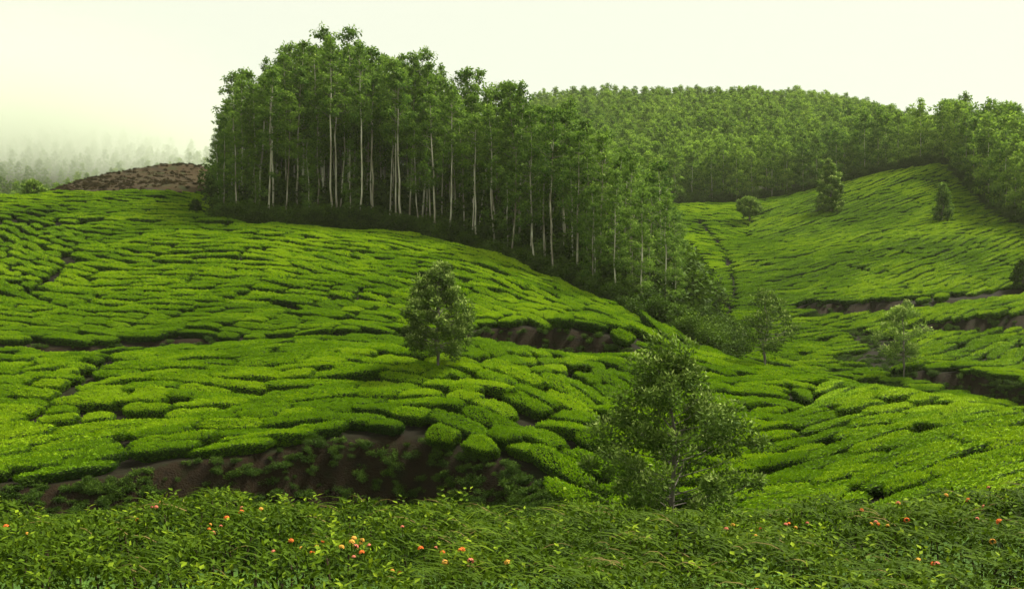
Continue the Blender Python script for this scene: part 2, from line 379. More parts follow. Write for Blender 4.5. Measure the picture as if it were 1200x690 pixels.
# ------------------------------------------------------------------ tea bushes
def hull(seed, hl=1.2, hw=0.85, hh=0.56, nu=22):
    r = np.random.default_rng(seed)
    prof = [(0.60, 0.0), (0.84, 0.28), (0.98, 0.56), (1.0, 0.73), (0.955, 0.88), (0.81, 0.965), (0.5, 0.99), (0.2, 1.0)]
    ph = r.uniform(0, 6.28, 6); an = np.linspace(0, 2 * math.pi, nu, endpoint=False)
    ex = 2 / 2.9
    out = 1 + 0.07 * np.sin(2 * an + ph[0]) + 0.08 * np.sin(3 * an + ph[1]) + 0.06 * np.sin(5 * an + ph[2]) + 0.035 * np.sin(8 * an + ph[3]) + r.normal(0, 0.03, nu)
    V = []
    for k, (rr, zz) in enumerate(prof):
        c, s = np.cos(an), np.sin(an)
        x = np.sign(c) * np.abs(c) ** ex * hl * rr * out; y = np.sign(s) * np.abs(s) ** ex * hw * rr * out
        z = hh * zz * (1 + 0.06 * np.sin(x * 2.3 + ph[3]) + 0.05 * np.sin(y * 3.1 + ph[4]) + 0.05 * np.sin(5 * x + 4 * y + ph[5])) + r.normal(0, 0.012, nu)
        V.append(np.stack([x, y, z], 1))
    V = np.concatenate(V); Q = []
    for k in range(len(prof) - 1):
        for j in range(nu): Q.append((k * nu + j, k * nu + (j + 1) % nu, (k + 1) * nu + (j + 1) % nu, (k + 1) * nu + j))
    top = len(V); V = np.vstack([V, V[-nu:].mean(0)])
    for j in range(nu): Q.append((top - nu + j, top - nu + (j + 1) % nu, top, top))
    return V, np.array(Q)
def tri_sample(V, Q, n, r):
    T = np.concatenate([Q[:, [0, 1, 2]], Q[:, [0, 2, 3]]]); T = T[(T[:, 1] != T[:, 2]) & (T[:, 0] != T[:, 2])]
    a, b, c = V[T[:, 0]], V[T[:, 1]], V[T[:, 2]]; N = np.cross(b - a, c - a); A = np.linalg.norm(N, axis=1); ok = A > 1e-9
    T, N, A = T[ok], N[ok], A[ok]; a, b, c = a[ok], b[ok], c[ok]
    k = r.choice(len(T), n, p=A / A.sum()); u, v = r.random(n), r.random(n); f = u + v > 1; u[f] = 1 - u[f]; v[f] = 1 - v[f]
    return a[k] + (b - a)[k] * u[:, None] + (c - a)[k] * v[:, None], N[k] / A[k][:, None]
def tea_mesh(seed, nleaf, L, W):
    r = np.random.default_rng(seed + 100)
    V, Q = hull(seed); mb = MB()
    # quads with a doubled corner -> keep as thin quads replaced by a tiny offset
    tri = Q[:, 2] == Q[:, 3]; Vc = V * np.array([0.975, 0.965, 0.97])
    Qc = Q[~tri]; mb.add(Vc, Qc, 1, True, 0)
    P, N = tri_sample(V, Q, nleaf, r)
    ax = norm(r.normal(0, 1, (nleaf, 3)) + N * 0.55 + np.array([0, 0, 0.35]))
    nn = norm(N + r.normal(0, 0.55, (nleaf, 3)))
    P = P + N * r.uniform(-0.035, 0.05, nleaf)[:, None]
    LV, LQ = leaf_quads(P, ax, nn, L * r.uniform(0.7, 1.3, nleaf), W * r.uniform(0.7, 1.3, nleaf))
    fl = np.clip((N[:, 2] - 0.25) * 1.1, 0, 1) * np.clip(P[:, 2] / 0.5, 0, 1) ** 2  # young growth pale on top; sides coloured dark to shade the row gaps
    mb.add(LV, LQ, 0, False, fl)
    return mb.build('tea_bush', [M_TEA, M_TEACORE])
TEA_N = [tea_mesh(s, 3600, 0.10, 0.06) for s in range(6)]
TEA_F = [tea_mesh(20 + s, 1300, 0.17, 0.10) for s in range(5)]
def stem_mesh(seed):
    r = np.random.default_rng(seed); mb = MB()
    x, y = r.uniform(-0.2, 0.2), r.uniform(-0.15, 0.15)
    mb.add(*tube([(x, y, -0.35), (x * 0.8, y * 0.8, 0.0), (x * 1.6, y * 1.5, 0.3), (x * 2, y * 2, 0.5)], [0.11, 0.08, 0.06, 0.03], 7), 0, True)
    return mb.build('stem', [M_TEASTEM])
STEMS = [stem_mesh(s) for s in range(3)]

# row direction field: (column, row, dx, dy in the picture)
DIRS = [(30, 545, 1, -.14), (120, 555, 1, -.15), (30, 470, 1, .02), (60, 440, 1, .06), (200, 520, 1, -.08), (200, 460, 1, -.04), (300, 500, 1, -.03), (300, 430, 1, -.02), (400, 480, 1, .0), (400, 420, 1, .02),
        (460, 500, 1, .12), (480, 440, 1, .14), (540, 520, 1, .42), (545, 450, 1, .36), (600, 540, 1, .75), (600, 470, 1, .62), (590, 420, 1, .42), (650, 560, 1, .9), (650, 480, 1, .72), (660, 435, 1, .5),
        (700, 540, 1, .7), (720, 470, 1, .5), (780, 500, 1, .3), (780, 440, 1, .25), (850, 470, 1, .18), (860, 540, 1, .2), (900, 480, 1, .12), (900, 445, 1, .1),
        (940, 560, 1, -.3), (960, 500, 1, -.4), (980, 530, 1, -.55), (990, 470, 1, -.25), (1060, 545, 1, -.5), (1050, 490, 1, -.35), (1130, 520, 1, -.3), (1130, 560, 1, -.45), (1190, 530, 1, -.2), (1190, 570, 1, -.4),
        (40, 280, 1, .36), (20, 330, 1, .28), (60, 370, 1, .12), (30, 400, 1, .05), (100, 250, 1, .06), (200, 245, 1, .0), (130, 300, 1, .12), (150, 340, 1, .03), (220, 300, 1, .0), (250, 380, 1, -.02), (330, 310, 1, .05), (330, 360, 1, .04),
        (420, 300, 1, .08), (440, 350, 1, .12), (500, 320, 1, .2), (520, 370, 1, .24), (580, 330, 1, .3), (590, 370, 1, .33), (650, 360, 1, .38), (700, 385, 1, .42), (730, 400, 1, .42),
        (820, 270, 1, .05), (800, 260, 1, .0), (820, 300, 1, .1), (880, 300, 1, -.16), (930, 260, 1, -.32), (930, 320, 1, -.28), (930, 390, 1, -.06), (900, 410, 1, .0), (980, 350, 1, -.2), (1000, 250, 1, -.42), (1020, 300, 1, -.38),
        (1090, 220, 1, -.38), (1100, 290, 1, -.40), (1080, 340, 1, -.36), (1180, 310, 1, -.36), (1170, 360, 1, -.36), (1100, 410, 1, -.5), (1170, 430, 1, -.45), (1190, 460, 1, -.5), (1110, 440, 1, -.4)]
DP = []
for px, py, dx, dy in DIRS:
    lo = 60 if (px > 780 and py < 425) or (px > 1060 and py < 470 - 0 * px) else 24
    if px > 780 and py < 425: lo = 64
    if px > 1060 and py < 465: lo = 54
    L = math.hypot(dx, dy)
    y1 = 62 if (py > 425 and lo == 24) else 200
    a = ground_at(px - 9 * dx / L, py - 9 * dy / L, lo, y1); b = ground_at(px + 9 * dx / L, py + 9 * dy / L, lo, y1)
    d = b - a; c = (a + b) / 2
    if abs(d[1]) > 25 or np.hypot(d[0], d[1]) < 0.05: continue
    th = math.atan2(d[1], d[0]); DP.append((c[0], c[1], math.cos(2 * th), math.sin(2 * th)))
DP = np.array(DP)
dgx = np.arange(-75, 100, 1.0); dgy = np.arange(24, 172, 1.0)
DX, DY = np.meshgrid(dgx, dgy)
d2 = (DX[..., None] - DP[:, 0]) ** 2 + ((DY[..., None] - DP[:, 1]) * 0.9) ** 2
sig2 = (0.8 + 0.025 * DY[..., None]) ** 2
W_ = 1.0 / (d2 + sig2) ** 2
cA, sA = (W_ * DP[:, 2]).sum(-1), (W_ * DP[:, 3]).sum(-1)
TH = 0.5 * np.arctan2(sA, cA)
def theta(x, y):
    j = min(max(int(round(x - dgx[0])), 0), len(dgx) - 1); i = min(max(int(round(y - dgy[0])), 0), len(dgy) - 1)
    return TH[i, j] + 0.09 * math.sin(x * 0.33 + y * 0.21) + 0.05 * math.sin(x * 0.9 - y * 0.7)

# ditches and footpaths kept free of bushes: photo polylines with half width
PATHS = [([(132, 424), (118, 436), (92, 462), (58, 486), (46, 496), (0, 512), (-60, 535)], 0.12),
         ([(0, 262), (60, 268), (120, 264), (200, 267), (272, 268)], 0.32),
         ([(92, 292), (84, 312), (66, 330), (30, 350)], 0.1),
         ([(845, 290), (858, 320), (862, 350), (850, 380)], 0.08),
         ([(820, 262), (845, 290)], 0.1),
         ([(940, 375), (1000, 364), (1050, 358), (1080, 354), (1200, 338)], 0.25)]
PSEG = []
for pl, hw in PATHS:
    pts = [ground_at(px, py, 62 if px > 780 and py < 430 else 24) for px, py in pl]
    for a, b in zip(pts[:-1], pts[1:]): PSEG.append((a[0], a[1], b[0], b[1], hw))
PSEG = np.array(PSEG)
mx = np.arange(-80, 105, 0.5); my = np.arange(22, 172, 0.5); MX, MY = np.meshgrid(mx, my)
MPX = px_of(MX, MY)
okN = (MY > ip(FRONT, MPX)) & (MY < ip(TEAEND, MPX))
okC = (MPX > 768) & (MY > ip(CBEG, MPX)) & (MY < ip(CEND, MPX))
MASK = (okN | okC) & (MPX > -230) & (MPX < 1330)
for b in BANKS[1:]:
    sd, hh = bank_sd(b, MX, MY)
    ex = 0.4 if b is BANKS[1] else 0.0
    MASK &= ~((sd > -b['w'] * np.clip(hh * 1.5, 0.55, 1) - ex * np.clip(hh, 0, 1)) & (sd < 0.2) & (hh > 0.15))
for ax, ay, bx, by, hw in PSEG:
    dx, dy = bx - ax, by - ay; t = np.clip(((MX - ax) * dx + (MY - ay) * dy) / (dx * dx + dy * dy + 1e-9), 0, 1)
    MASK &= np.hypot(MX - ax - t * dx, MY - ay - t * dy) > hw + 0.2
def blob(px, py, rx, ry, lo=62):
    c = ground_at(px, py, lo)
    return ((MX - c[0]) / rx) ** 2 + ((MY - c[1]) / ry) ** 2 < 1
GULLY = blob(1034, 408, 1.5, 6) | blob(1008, 424, 2.0, 2.2) | blob(1043, 432, 1.5, 3)
MASK &= ~GULLY
def inmask(x, y):
    j = int(round((x - mx[0]) * 2)); i = int(round((y - my[0]) * 2))
    return 0 <= j < len(mx) and 0 <= i < len(my) and MASK[i, j]
def sep(x, y):
    if y < 58: return 0.82 if x > 0.2 * y else 0.97
    return 0.83 if y < 95 else 0.80

cells = {}
def near(x, y, d, sid, recent):
    cx, cyy = int(math.floor(x)), int(math.floor(y)); R = int(math.ceil(d))
    for i in range(cx - R, cx + R + 1):
        for j in range(cyy - R, cyy + R + 1):
            for (qx, qy, qs, qk) in cells.get((i, j), ()):
                if (qx - x) ** 2 + (qy - y) ** 2 < d * d and not (qs == sid and abs(qk - recent) < 12): return True
    return False
STEP = 0.45
def trace(x0, y0, sid):
    halves = []
    own = {}
    for sg in (1, -1):
        x, y = x0, y0; pts = []; ang = None
        for k in range(75):
            th = theta(x, y); ux, uy = math.cos(th) * sg, math.sin(th) * sg
            if ang is not None and ux * ang[0] + uy * ang[1] < 0: ux, uy = -ux, -uy
            ang = (ux, uy); x += ux * STEP; y += uy * STEP
            if not inmask(x, y) or near(x, y, sep(x, y) * 0.74, sid, k * sg): break
            pts.append((x, y))
        halves.append(pts)
    return halves[1][::-1] + [(x0, y0)] + halves[0]
lines = []; queue = []
seeds = [(float(a), float(b)) for a, b in zip(MX[MASK][::97], MY[MASK][::97])]
rr = random.Random(3); rr.shuffle(seeds)
more = [(float(a), float(b)) for a, b in zip(MX[MASK][::3], MY[MASK][::3])]; rr.shuffle(more)
sid = 0; seeds_set = set(seeds)
def try_seed(x, y, k_=0.93):
    global sid
    if not inmask(x, y) or near(x, y, sep(x, y) * k_, -1, 0): return
    ln = trace(x, y, sid)
    if len(ln) < 3: return
    for k, (a, b) in enumerate(ln): cells.setdefault((int(math.floor(a)), int(math.floor(b))), []).append((a, b, sid, k))
    lines.append(ln); queue.append(ln); sid += 1
for s in seeds + more:
    try_seed(*s, 0.93 if len(lines) < 1 or s in seeds_set else 0.82)
    while queue:
        ln = queue.pop(0)
        for k in range(0, len(ln), 3):
            x, y = ln[k]; th = theta(x, y); s_ = sep(x, y)
            try_seed(x - math.sin(th) * s_, y + math.cos(th) * s_); try_seed(x + math.sin(th) * s_, y - math.cos(th) * s_)

bush = []      # x, y, theta, length, width, near-value
for ln in lines:
    i = 0; n = len(ln)
    while i < n - 1:
        L = rr.uniform(1.2, 4.0) * (0.85 if ln[i][1] > 60 else 1.0); k = min(n - 1, i + max(3, int(round(L / STEP))))
        if n - 1 - k < 3: k = n - 1
        a, b = ln[i], ln[k]; mid = ln[(i + k) // 2]
        cx, cyy = (a[0] + b[0] + mid[0] * 2) / 4, (a[1] + b[1] + mid[1] * 2) / 4
        bush.append((cx, cyy, math.atan2(b[1] - a[1], b[0] - a[0]), math.hypot(b[0] - a[0], b[1] - a[1]) + STEP))
        i = k + (1 if rr.random() < 0.25 else 0)
bush = np.array(bush)
bz = H(bush[:, 0], bush[:, 1])
e = 0.7
ct, st_ = np.cos(bush[:, 2]), np.sin(bush[:, 2])
zx = (H(bush[:, 0] + ct * e, bush[:, 1] + st_ * e) - H(bush[:, 0] - ct * e, bush[:, 1] - st_ * e)) / (2 * e)
zy = (H(bush[:, 0] - st_ * e, bush[:, 1] + ct * e) - H(bush[:, 0] + st_ * e, bush[:, 1] - ct * e)) / (2 * e)
zx = zx + rng.normal(0, 0.035, len(zx)); zy = zy + rng.normal(0, 0.05, len(zy))
zx = np.clip(zx, -0.8, 0.8); zy = np.clip(zy, -0.7, 0.7)
sw = np.array([sep(x, y) for x, y in bush[:, :2]])
BS = np.stack([bush[:, 3] / 2 / 1.2 * rng.uniform(0.93, 1.05, len(bush)), sw / 2 / 0.85 * rng.uniform(0.84, 0.98, len(bush)), rng.uniform(0.86, 1.14, len(bush)) * np.clip(sw / 1.0, 0.78, 1.05)], 1)

def bmat(k):
    X = Vector((ct[k], st_[k], zx[k])).normalized(); Yv = Vector((-st_[k], ct[k], zy[k])).normalized()
    Z = X.cross(Yv).normalized(); Yv = Z.cross(X)
    return Matrix((X, Yv, Z)).transposed()
# the 300 bushes that show largest: visible, nearest
bpx = px_of(bush[:, 0], bush[:, 1]); bpy_ = HY - F * (bz + 0.6) / bush[:, 1]
vis = (bpx > 5) & (bpx < 1195) & (bpy_ < 596) & ~((bpx > 715) & (bpx < 850) & (bpy_ > 430) & (bush[:, 1] < 50))
score = bush[:, 3] / bush[:, 1] * sw / bush[:, 1] + np.where(vis, 10, 0)
crest_y = ip(TEAEND, bpx)
order = np.argsort(-score)
sel = set(int(i) for i in order[:300])
lab_n = {
 'edge': 'clipped tea bush hanging over the brow of the bare earth cutting',
 'near': 'clipped tea bush cushion in the rows between the earth cutting and the terrace path',
 'flank': 'clipped tea bush in slanting rows on the lobe dropping towards the roadside silver oak',
 'right': 'clipped tea bush on the rounded spur across the fold from the earth cutting',
 'upper': 'clipped tea bush in the rows above the terrace path, below the eucalyptus grove'}
for i in sorted(sel):
    x, y, px = bush[i, 0], bush[i, 1], bpx[i]
    if px > 850: key = 'right'
    elif px > 640: key = 'flank'
    elif y < ip(FRONT, px) + 1.6: key = 'edge'
    elif y < 60: key = 'near'
    else: key = 'upper'
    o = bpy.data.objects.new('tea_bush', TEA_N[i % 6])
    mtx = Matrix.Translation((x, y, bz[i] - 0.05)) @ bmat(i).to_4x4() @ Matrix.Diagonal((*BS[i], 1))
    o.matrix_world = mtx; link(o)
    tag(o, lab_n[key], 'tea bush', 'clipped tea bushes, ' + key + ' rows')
    s = bpy.data.objects.new('stem', STEMS[i % 3]); link(s, o)

# scattered masses: geometry-node instances of real meshes
def scatter(name, meshes, P, R, S, idx):
    """one object: vertices carry rotation, scale and variant; geometry nodes set a mesh on each"""
    me = bpy.data.meshes.new(name + '_points'); n = len(P)
    me.vertices.add(n); me.vertices.foreach_set('co', np.asarray(P, np.float32).ravel())
    for nm, arr in (('rot', R), ('scl', S)):
        a = me.attributes.new(nm, 'FLOAT_VECTOR', 'POINT'); a.data.foreach_set('vector', np.asarray(arr, np.float32).ravel())
    a = me.attributes.new('idx', 'INT', 'POINT'); a.data.foreach_set('value', np.asarray(idx, np.int32))
    o = link(bpy.data.objects.new(name, me)); tag(o, kind='stuff')
    g = bpy.data.node_groups.new(name + '_scatter', 'GeometryNodeTree')
    g.interface.new_socket('Geometry', in_out='INPUT', socket_type='NodeSocketGeometry')
    g.interface.new_socket('Geometry', in_out='OUTPUT', socket_type='NodeSocketGeometry')
    N, Lk = g.nodes, g.links
    gi = N.new('NodeGroupInput'); go = N.new('NodeGroupOutput')
    jn = N.new('GeometryNodeJoinGeometry')
    for k in reversed(range(len(meshes))):
        so = bpy.data.objects.new(name, meshes[k])
        oi = N.new('GeometryNodeObjectInfo'); oi.inputs['Object'].default_value = so; oi.inputs['As Instance'].default_value = False
        g2 = N.new('GeometryNodeGeometryToInstance')
        Lk.new(oi.outputs['Geometry'], g2.inputs[0]); Lk.new(g2.outputs[0], jn.inputs[0])
    ip_ = N.new('GeometryNodeInstanceOnPoints')
    mp = N.new('GeometryNodeMeshToPoints')
    Lk.new(gi.outputs[0], mp.inputs[0]); Lk.new(mp.outputs[0], ip_.inputs['Points'])
    Lk.new(jn.outputs[0], ip_.inputs['Instance']); ip_.inputs['Pick Instance'].default_value = True
    def na(nm, ty):
        x = N.new('GeometryNodeInputNamedAttribute'); x.data_type = ty; x.inputs['Name'].default_value = nm; return x.outputs['Attribute']
    er = N.new('FunctionNodeEulerToRotation'); Lk.new(na('rot', 'FLOAT_VECTOR'), er.inputs[0]); Lk.new(er.outputs[0], ip_.inputs['Rotation'])
    Lk.new(na('scl', 'FLOAT_VECTOR'), ip_.inputs['Scale']); Lk.new(na('idx', 'INT'), ip_.inputs['Instance Index'])
    Lk.new(ip_.outputs[0], go.inputs[0])
    md = o.modifiers.new('scatter', 'NODES'); md.node_group = g
    return o
rest = [i for i in range(len(bush)) if i not in sel]
RR = np.array([bmat(i).to_euler() for i in rest])
vv = np.array([int(i) % 6 if bush[i, 1] < 66 else 6 + int(i) % 5 for i in rest])
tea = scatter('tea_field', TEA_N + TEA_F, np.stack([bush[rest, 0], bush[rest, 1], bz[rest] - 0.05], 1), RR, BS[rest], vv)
tag(tea, 'carpet of clipped tea bushes in contour rows over the farther slopes', 'tea plants')
print('tea bushes', len(bush), 'rows', len(lines))

# ------------------------------------------------------------------ trees
def clump(mb, c, rad, n, L, W, r, droop=0.5, flat=0.8, tipw=0.6, slot=0):
    d = norm(r.normal(0, 1, (n, 3))); q = r.random(n) ** 0.45
    off = d * (rad * q)[:, None]; off[:, 2] *= flat
    P = c + off
    ax = norm(d * 0.7 + r.normal(0, 0.6, (n, 3)) + np.array([0, 0, -droop]))
    nn = norm(d + r.normal(0, 0.6, (n, 3)) + np.array([0, 0, 0.5]))
    V, Q = leaf_quads(P, ax, nn, L * r.uniform(0.7, 1.3, n), W * r.uniform(0.7, 1.3, n))
    mb.add(V, Q, slot, False, np.clip(off[:, 2] / rad * tipw + 0.25 * tipw + r.normal(0, 0.1, n), 0, 1))

def eucalyptus(seed, Ht=18.0, crown0=0.5, spread=1.9, ncl=34, nl=120, L=0.32, W=0.14, low=0.0, far=False, leafmat=None):
    r = np.random.default_rng(seed); tb, cb = MB(), MB()
    k = 9; hs = np.linspace(-0.6, Ht * 0.97, k); sway = np.cumsum(r.normal(0, 0.11, (k, 2)), 0) * Ht / 18; sway[0] = sway[1] * 0.3
    path = np.stack([sway[:, 0], sway[:, 1], hs], 1); rad = np.interp(hs / Ht, [0, 0.05, 0.5, 1], [0.125, 0.10, 0.07, 0.018]) * (Ht / 18) ** 0.7 * r.uniform(0.8, 1.25)
    tb.add(*tube(path, rad, 5 if far else 7), 0, True)
    tops = []
    for q in range(ncl):
        t = crown0 + (1 - crown0) * (q + r.random()) / ncl
        if r.random() < low: t = r.uniform(0.12, crown0)
        h = t * Ht; p0 = np.array([np.interp(h, hs, path[:, 0]), np.interp(h, hs, path[:, 1]), h])
        rel = (t - crown0) / (1 - crown0)
        env = spread * (0.22 + 0.78 * math.sin(math.pi * min(1, 0.22 + rel * 0.76))) if rel > 0 else spread * 0.6
        az = q * 2.399 + r.uniform(-0.6, 0.6); ln = env * r.uniform(0.45, 1.1)
        p2 = p0 + np.array([math.cos(az) * ln, math.sin(az) * ln, ln * r.uniform(0.35, 0.9)])
        p1 = (p0 + p2) / 2 + np.array([0, 0, -0.12 * ln]) + r.normal(0, 0.05, 3)
        if not far or q % 3 == 0: tb.add(*tube([p0, p1, p2], np.array([0.035, 0.024, 0.01]) * Ht / 18, 4), 1, True)
        rc = r.uniform(0.45, 0.95) * spread / 1.9 * (1 - 0.45 * max(rel, 0))
        clump(cb, p2, rc, int(nl * rc ** 1.6) + 8, L, W, r, droop=0.45, flat=0.7, tipw=0.95)  # clump tops paler: a lit top put into the leaf colour
        if r.random() < 0.5: clump(cb, p1 + r.normal(0, 0.25, 3), rc * 0.65, int(nl * 0.35), L, W, r, droop=0.6, tipw=0.3)
    clump(cb, path[-1] + np.array([0, 0, 0.1]), 0.55 * spread / 1.9, int(nl * 0.6), L, W, r, droop=0.3, flat=1.3)
    return tb.build('trunk', [M_BARK, M_OAKBARK]), cb.build('crown', [leafmat or M_EUC])

EUC = {
 'high': [eucalyptus(1, crown0=0.50, ncl=34, spread=1.6), eucalyptus(2, crown0=0.58, ncl=28, spread=1.4), eucalyptus(3, crown0=0.45, ncl=36, spread=1.5, low=0.05),
          eucalyptus(4, crown0=0.55, ncl=30, spread=1.8), eucalyptus(5, crown0=0.64, ncl=26, spread=1.6), eucalyptus(6, crown0=0.48, ncl=30, spread=1.3, low=0.08)],
 'mid':  [eucalyptus(11, crown0=0.36, ncl=38, spread=1.6), eucalyptus(12, crown0=0.30, ncl=42, spread=1.5), eucalyptus(13, crown0=0.40, ncl=36, spread=1.8)],
 'edge': [eucalyptus(21, crown0=0.16, ncl=50, spread=1.8, low=0.12), eucalyptus(22, crown0=0.20, ncl=44, spread=2.1, low=0.12)],
}
EUCF = [eucalyptus(31 + s, Ht=14, crown0=0.10, ncl=34, spread=2.5, nl=66, L=0.46, W=0.28, far=True, leafmat=M_EUCF) for s in range(5)]
def joined(trunk, crown):
    """one mesh of trunk and crown for the far mass"""
    out = []
    V, Q, mi, fl = [], [], [], []
    n = 0
    for s, me in enumerate((trunk, crown)):
        co = np.zeros(len(me.vertices) * 3, np.float32); me.vertices.foreach_get('co', co)
        lv = np.zeros(len(me.loops), np.int32); me.loops.foreach_get('vertex_index', lv)
        a = np.zeros(len(me.polygons), np.float32); me.attributes['flush_shade'].data.foreach_get('value', a)
        V.append(co.reshape(-1, 3)); Q.append(lv.reshape(-1, 4) + n); n += len(me.vertices); mi.append(np.full(len(me.polygons), s)); fl.append(a)
    return mesh('far_tree', np.concatenate(V), np.concatenate(Q), [trunk.materials[1], crown.materials[0]], np.concatenate(mi), False, {'flush_shade': np.concatenate(fl)})
EUCFJ = [joined(*e_) for e_ in EUCF]

def put_tree(name, pair, x, y, s, rz, label, cat, group=None, sx=None, sink=0.1, tilt=(0, 0)):
    z = float(H([x], [y])[0])
    o = bpy.data.objects.new(name, None); link(o)
    o.location = (x, y, z - sink); o.rotation_euler = (tilt[0], tilt[1], rz); o.scale = (sx or s, sx or s, s)
    o.empty_display_size = 0.5
    tag(o, label, cat, group)
    for nm, me in zip(('trunk', 'crown'), pair):
        link(bpy.data.objects.new(nm, me), o)
    return o

# grove: height of the skyline by column, turned into tree heights
SKY = [(240, 190), (252, 135), (265, 100), (280, 74), (300, 56), (330, 38), (350, 28), (380, 36), (410, 40), (440, 42), (470, 55), (500, 66), (540, 78), (580, 88), (620, 92), (650, 110), (680, 135), (710, 150), (740, 170), (765, 190), (785, 215), (800, 260)]
pts = []
def poisson(cands, dmin, pts):
    for (x, y) in cands:
        if all((x - a) ** 2 + (y - b) ** 2 > dmin * dmin for a, b, *_ in pts): pts.append((x, y))
    return pts
rr = random.Random(11)
cands = []
for _ in range(9000):
    y = rr.uniform(64, 130); px = rr.uniform(255, 797); x = (px - 600) * y / F
    g0, g1 = ip(GROVE, px), ip(GROVEEND, px)
    if g0 + 0.8 < y < g1: cands.append((x, y))
cands.sort(key=lambda c: c[1] - ip(GROVE, float(px_of(*c))) + rr.uniform(0, 5))
poisson(cands, 1.62, pts)
n_euc = 0
grove = []
for (x, y) in pts:
    px = float(px_of(x, y)); dep = y - float(ip(GROVE, px))
    if dep > 26: continue
    grove.append((x, y, px, dep))
grove.sort(key=lambda g: g[3]); grove = grove[:250]
for k, (x, y, px, dep) in enumerate(grove):
    z = float(H([x], [y])[0])
    top = float(ip(SKY, px)) + rr.uniform(-10, 34)
    hgt = (HY - top) * min(y, float(ip(GROVE, px)) + 14) / F - z
    hgt = max(7.0, min(hgt, 22)) * (rr.uniform(0.72, 0.97) if dep < 4 else rr.uniform(0.88, 1.0))
    if px < 285: kind = 'edge' if rr.random() < 0.6 else 'mid'
    elif px > 675: kind = 'mid' if rr.random() < 0.3 else 'edge'
    elif dep > 14: kind = 'edge' if rr.random() < 0.7 else 'mid'
    elif dep > 6: kind = 'mid' if rr.random() < 0.6 else 'high'
    else: kind = 'high' if rr.random() < 0.85 else 'mid'
    if dep < 3 and rr.random() < 0.14: kind = 'edge'; hgt *= rr.uniform(0.45, 0.75)
    pair = rr.choice(EUC[kind]); s = hgt / 18.0
    if kind == 'edge' and dep <= 14: lab = 'bushy eucalyptus with foliage almost down to the ground in the hilltop grove'
    elif px > 690: lab = 'shorter dark eucalyptus where the grove steps down into the gully'
    elif dep < 5: lab = 'tall eucalyptus with bare pale trunk along the front of the hilltop grove'
    else: lab = 'tall eucalyptus standing deep inside the hilltop grove, crown on the skyline'
    put_tree('eucalyptus_tree', pair, x, y, s, rr.uniform(0, 6.28), lab, 'tree', 'hilltop grove: ' + lab[:44].rsplit(' ', 1)[0],
             sx=s * (1.0 if s > 0.85 else 1.12), tilt=(rr.uniform(-0.03, 0.03), rr.uniform(-0.05, 0.05) - (0.06 if px < 290 else 0)))
    n_euc += 1

# wooded hillside behind the tea and the wood on the flank
def far_ok(x, y):
    px = float(px_of(x, y))
    if px < 600 or px > 1330: return False
    if px < 770: return y > float(ip(GROVEEND, px)) + 18 and y > 150
    return y > float(ip(CEND, px)) + 1.5
cands = []
for _ in range(30000):
    y = rr.uniform(95, 345); px = rr.uniform(610, 1300); x = (px - 600) * y / F
    if far_ok(x, y): cands.append((x, y))
cands.sort(key=lambda c: c[1] - (float(ip(CEND, float(px_of(*c)))) if px_of(*c) > 770 else 150) + rr.uniform(0, 4))
fpts = []; fg = {}
for (x, y) in cands:
    dm = 2.5 if y < 200 else 2.9
    cx, cyy = int(x // 4), int(y // 4)
    if any((x - a) ** 2 + (y - b) ** 2 < dm * dm for i in (-1, 0, 1) for j in (-1, 0, 1) for a, b in fg.get((cx + i, cyy + j), ())): continue
    fg.setdefault((cx, cyy), []).append((x, y)); fpts.append((x, y))
far_ind, far_mass = [], []
for (x, y) in fpts:
    px = float(px_of(x, y)); d = y - (float(ip(CEND, px)) if px > 770 else 150)
    (far_ind if d < 5.5 and 775 < px < 1215 and len(far_ind) < 110 else far_mass).append((x, y, px, d))
for (x, y, px, d) in far_ind:
    flank = px > 1108
    hgt = rr.uniform(9, 12) if flank else rr.uniform(8, 11)
    lab = ('leafy eucalyptus at the edge of the wood flanking the upper tea slope' if flank else 'leafy young eucalyptus on the lower edge of the wooded hillside above the tea')
    put_tree('eucalyptus_tree', rr.choice(EUCF), x, y, hgt / 14, rr.uniform(0, 6.28), lab, 'tree', 'flank wood edge trees' if flank else 'hillside wood edge trees')
fm = np.array([(x, y) for x, y, *_ in far_mass]); fmz = H(fm[:, 0], fm[:, 1])
fs = np.array([(rr.uniform(0.72, 1.18) * (0.76 if p > 1108 and y < 200 else 0.62)) for x, y, p, d in far_mass])
# wood on the misty slope beyond the bare field
mist_pts = []
for _ in range(2600):
    y = rr.uniform(185, 400); px = rr.uniform(-120, 330); x = (px - 600) * y / F
    if all((x - a) ** 2 + (y - b) ** 2 > 20 for a, b in mist_pts[-400:]) and rr.random() < 0.8: mist_pts.append((x, y))
mp_ = np.array(mist_pts); mz = H(mp_[:, 0], mp_[:, 1])
P = np.concatenate([np.stack([fm[:, 0], fm[:, 1], fmz - 0.2], 1), np.stack([mp_[:, 0], mp_[:, 1], mz - 0.2], 1)])
S = np.concatenate([fs, np.array([rr.uniform(0.3, 0.62) for _ in mist_pts])]); S3 = np.stack([S * 1.05, S * 1.05, S], 1)
R_ = np.stack([np.zeros(len(P)), np.zeros(len(P)), rng.uniform(0, 6.28, len(P))], 1)
fo = scatter('forest', EUCFJ, P, R_, S3, rng.integers(0, 5, len(P)))
tag(fo, 'dense mass of treetops covering the hillsides behind the tea slopes', 'forest')

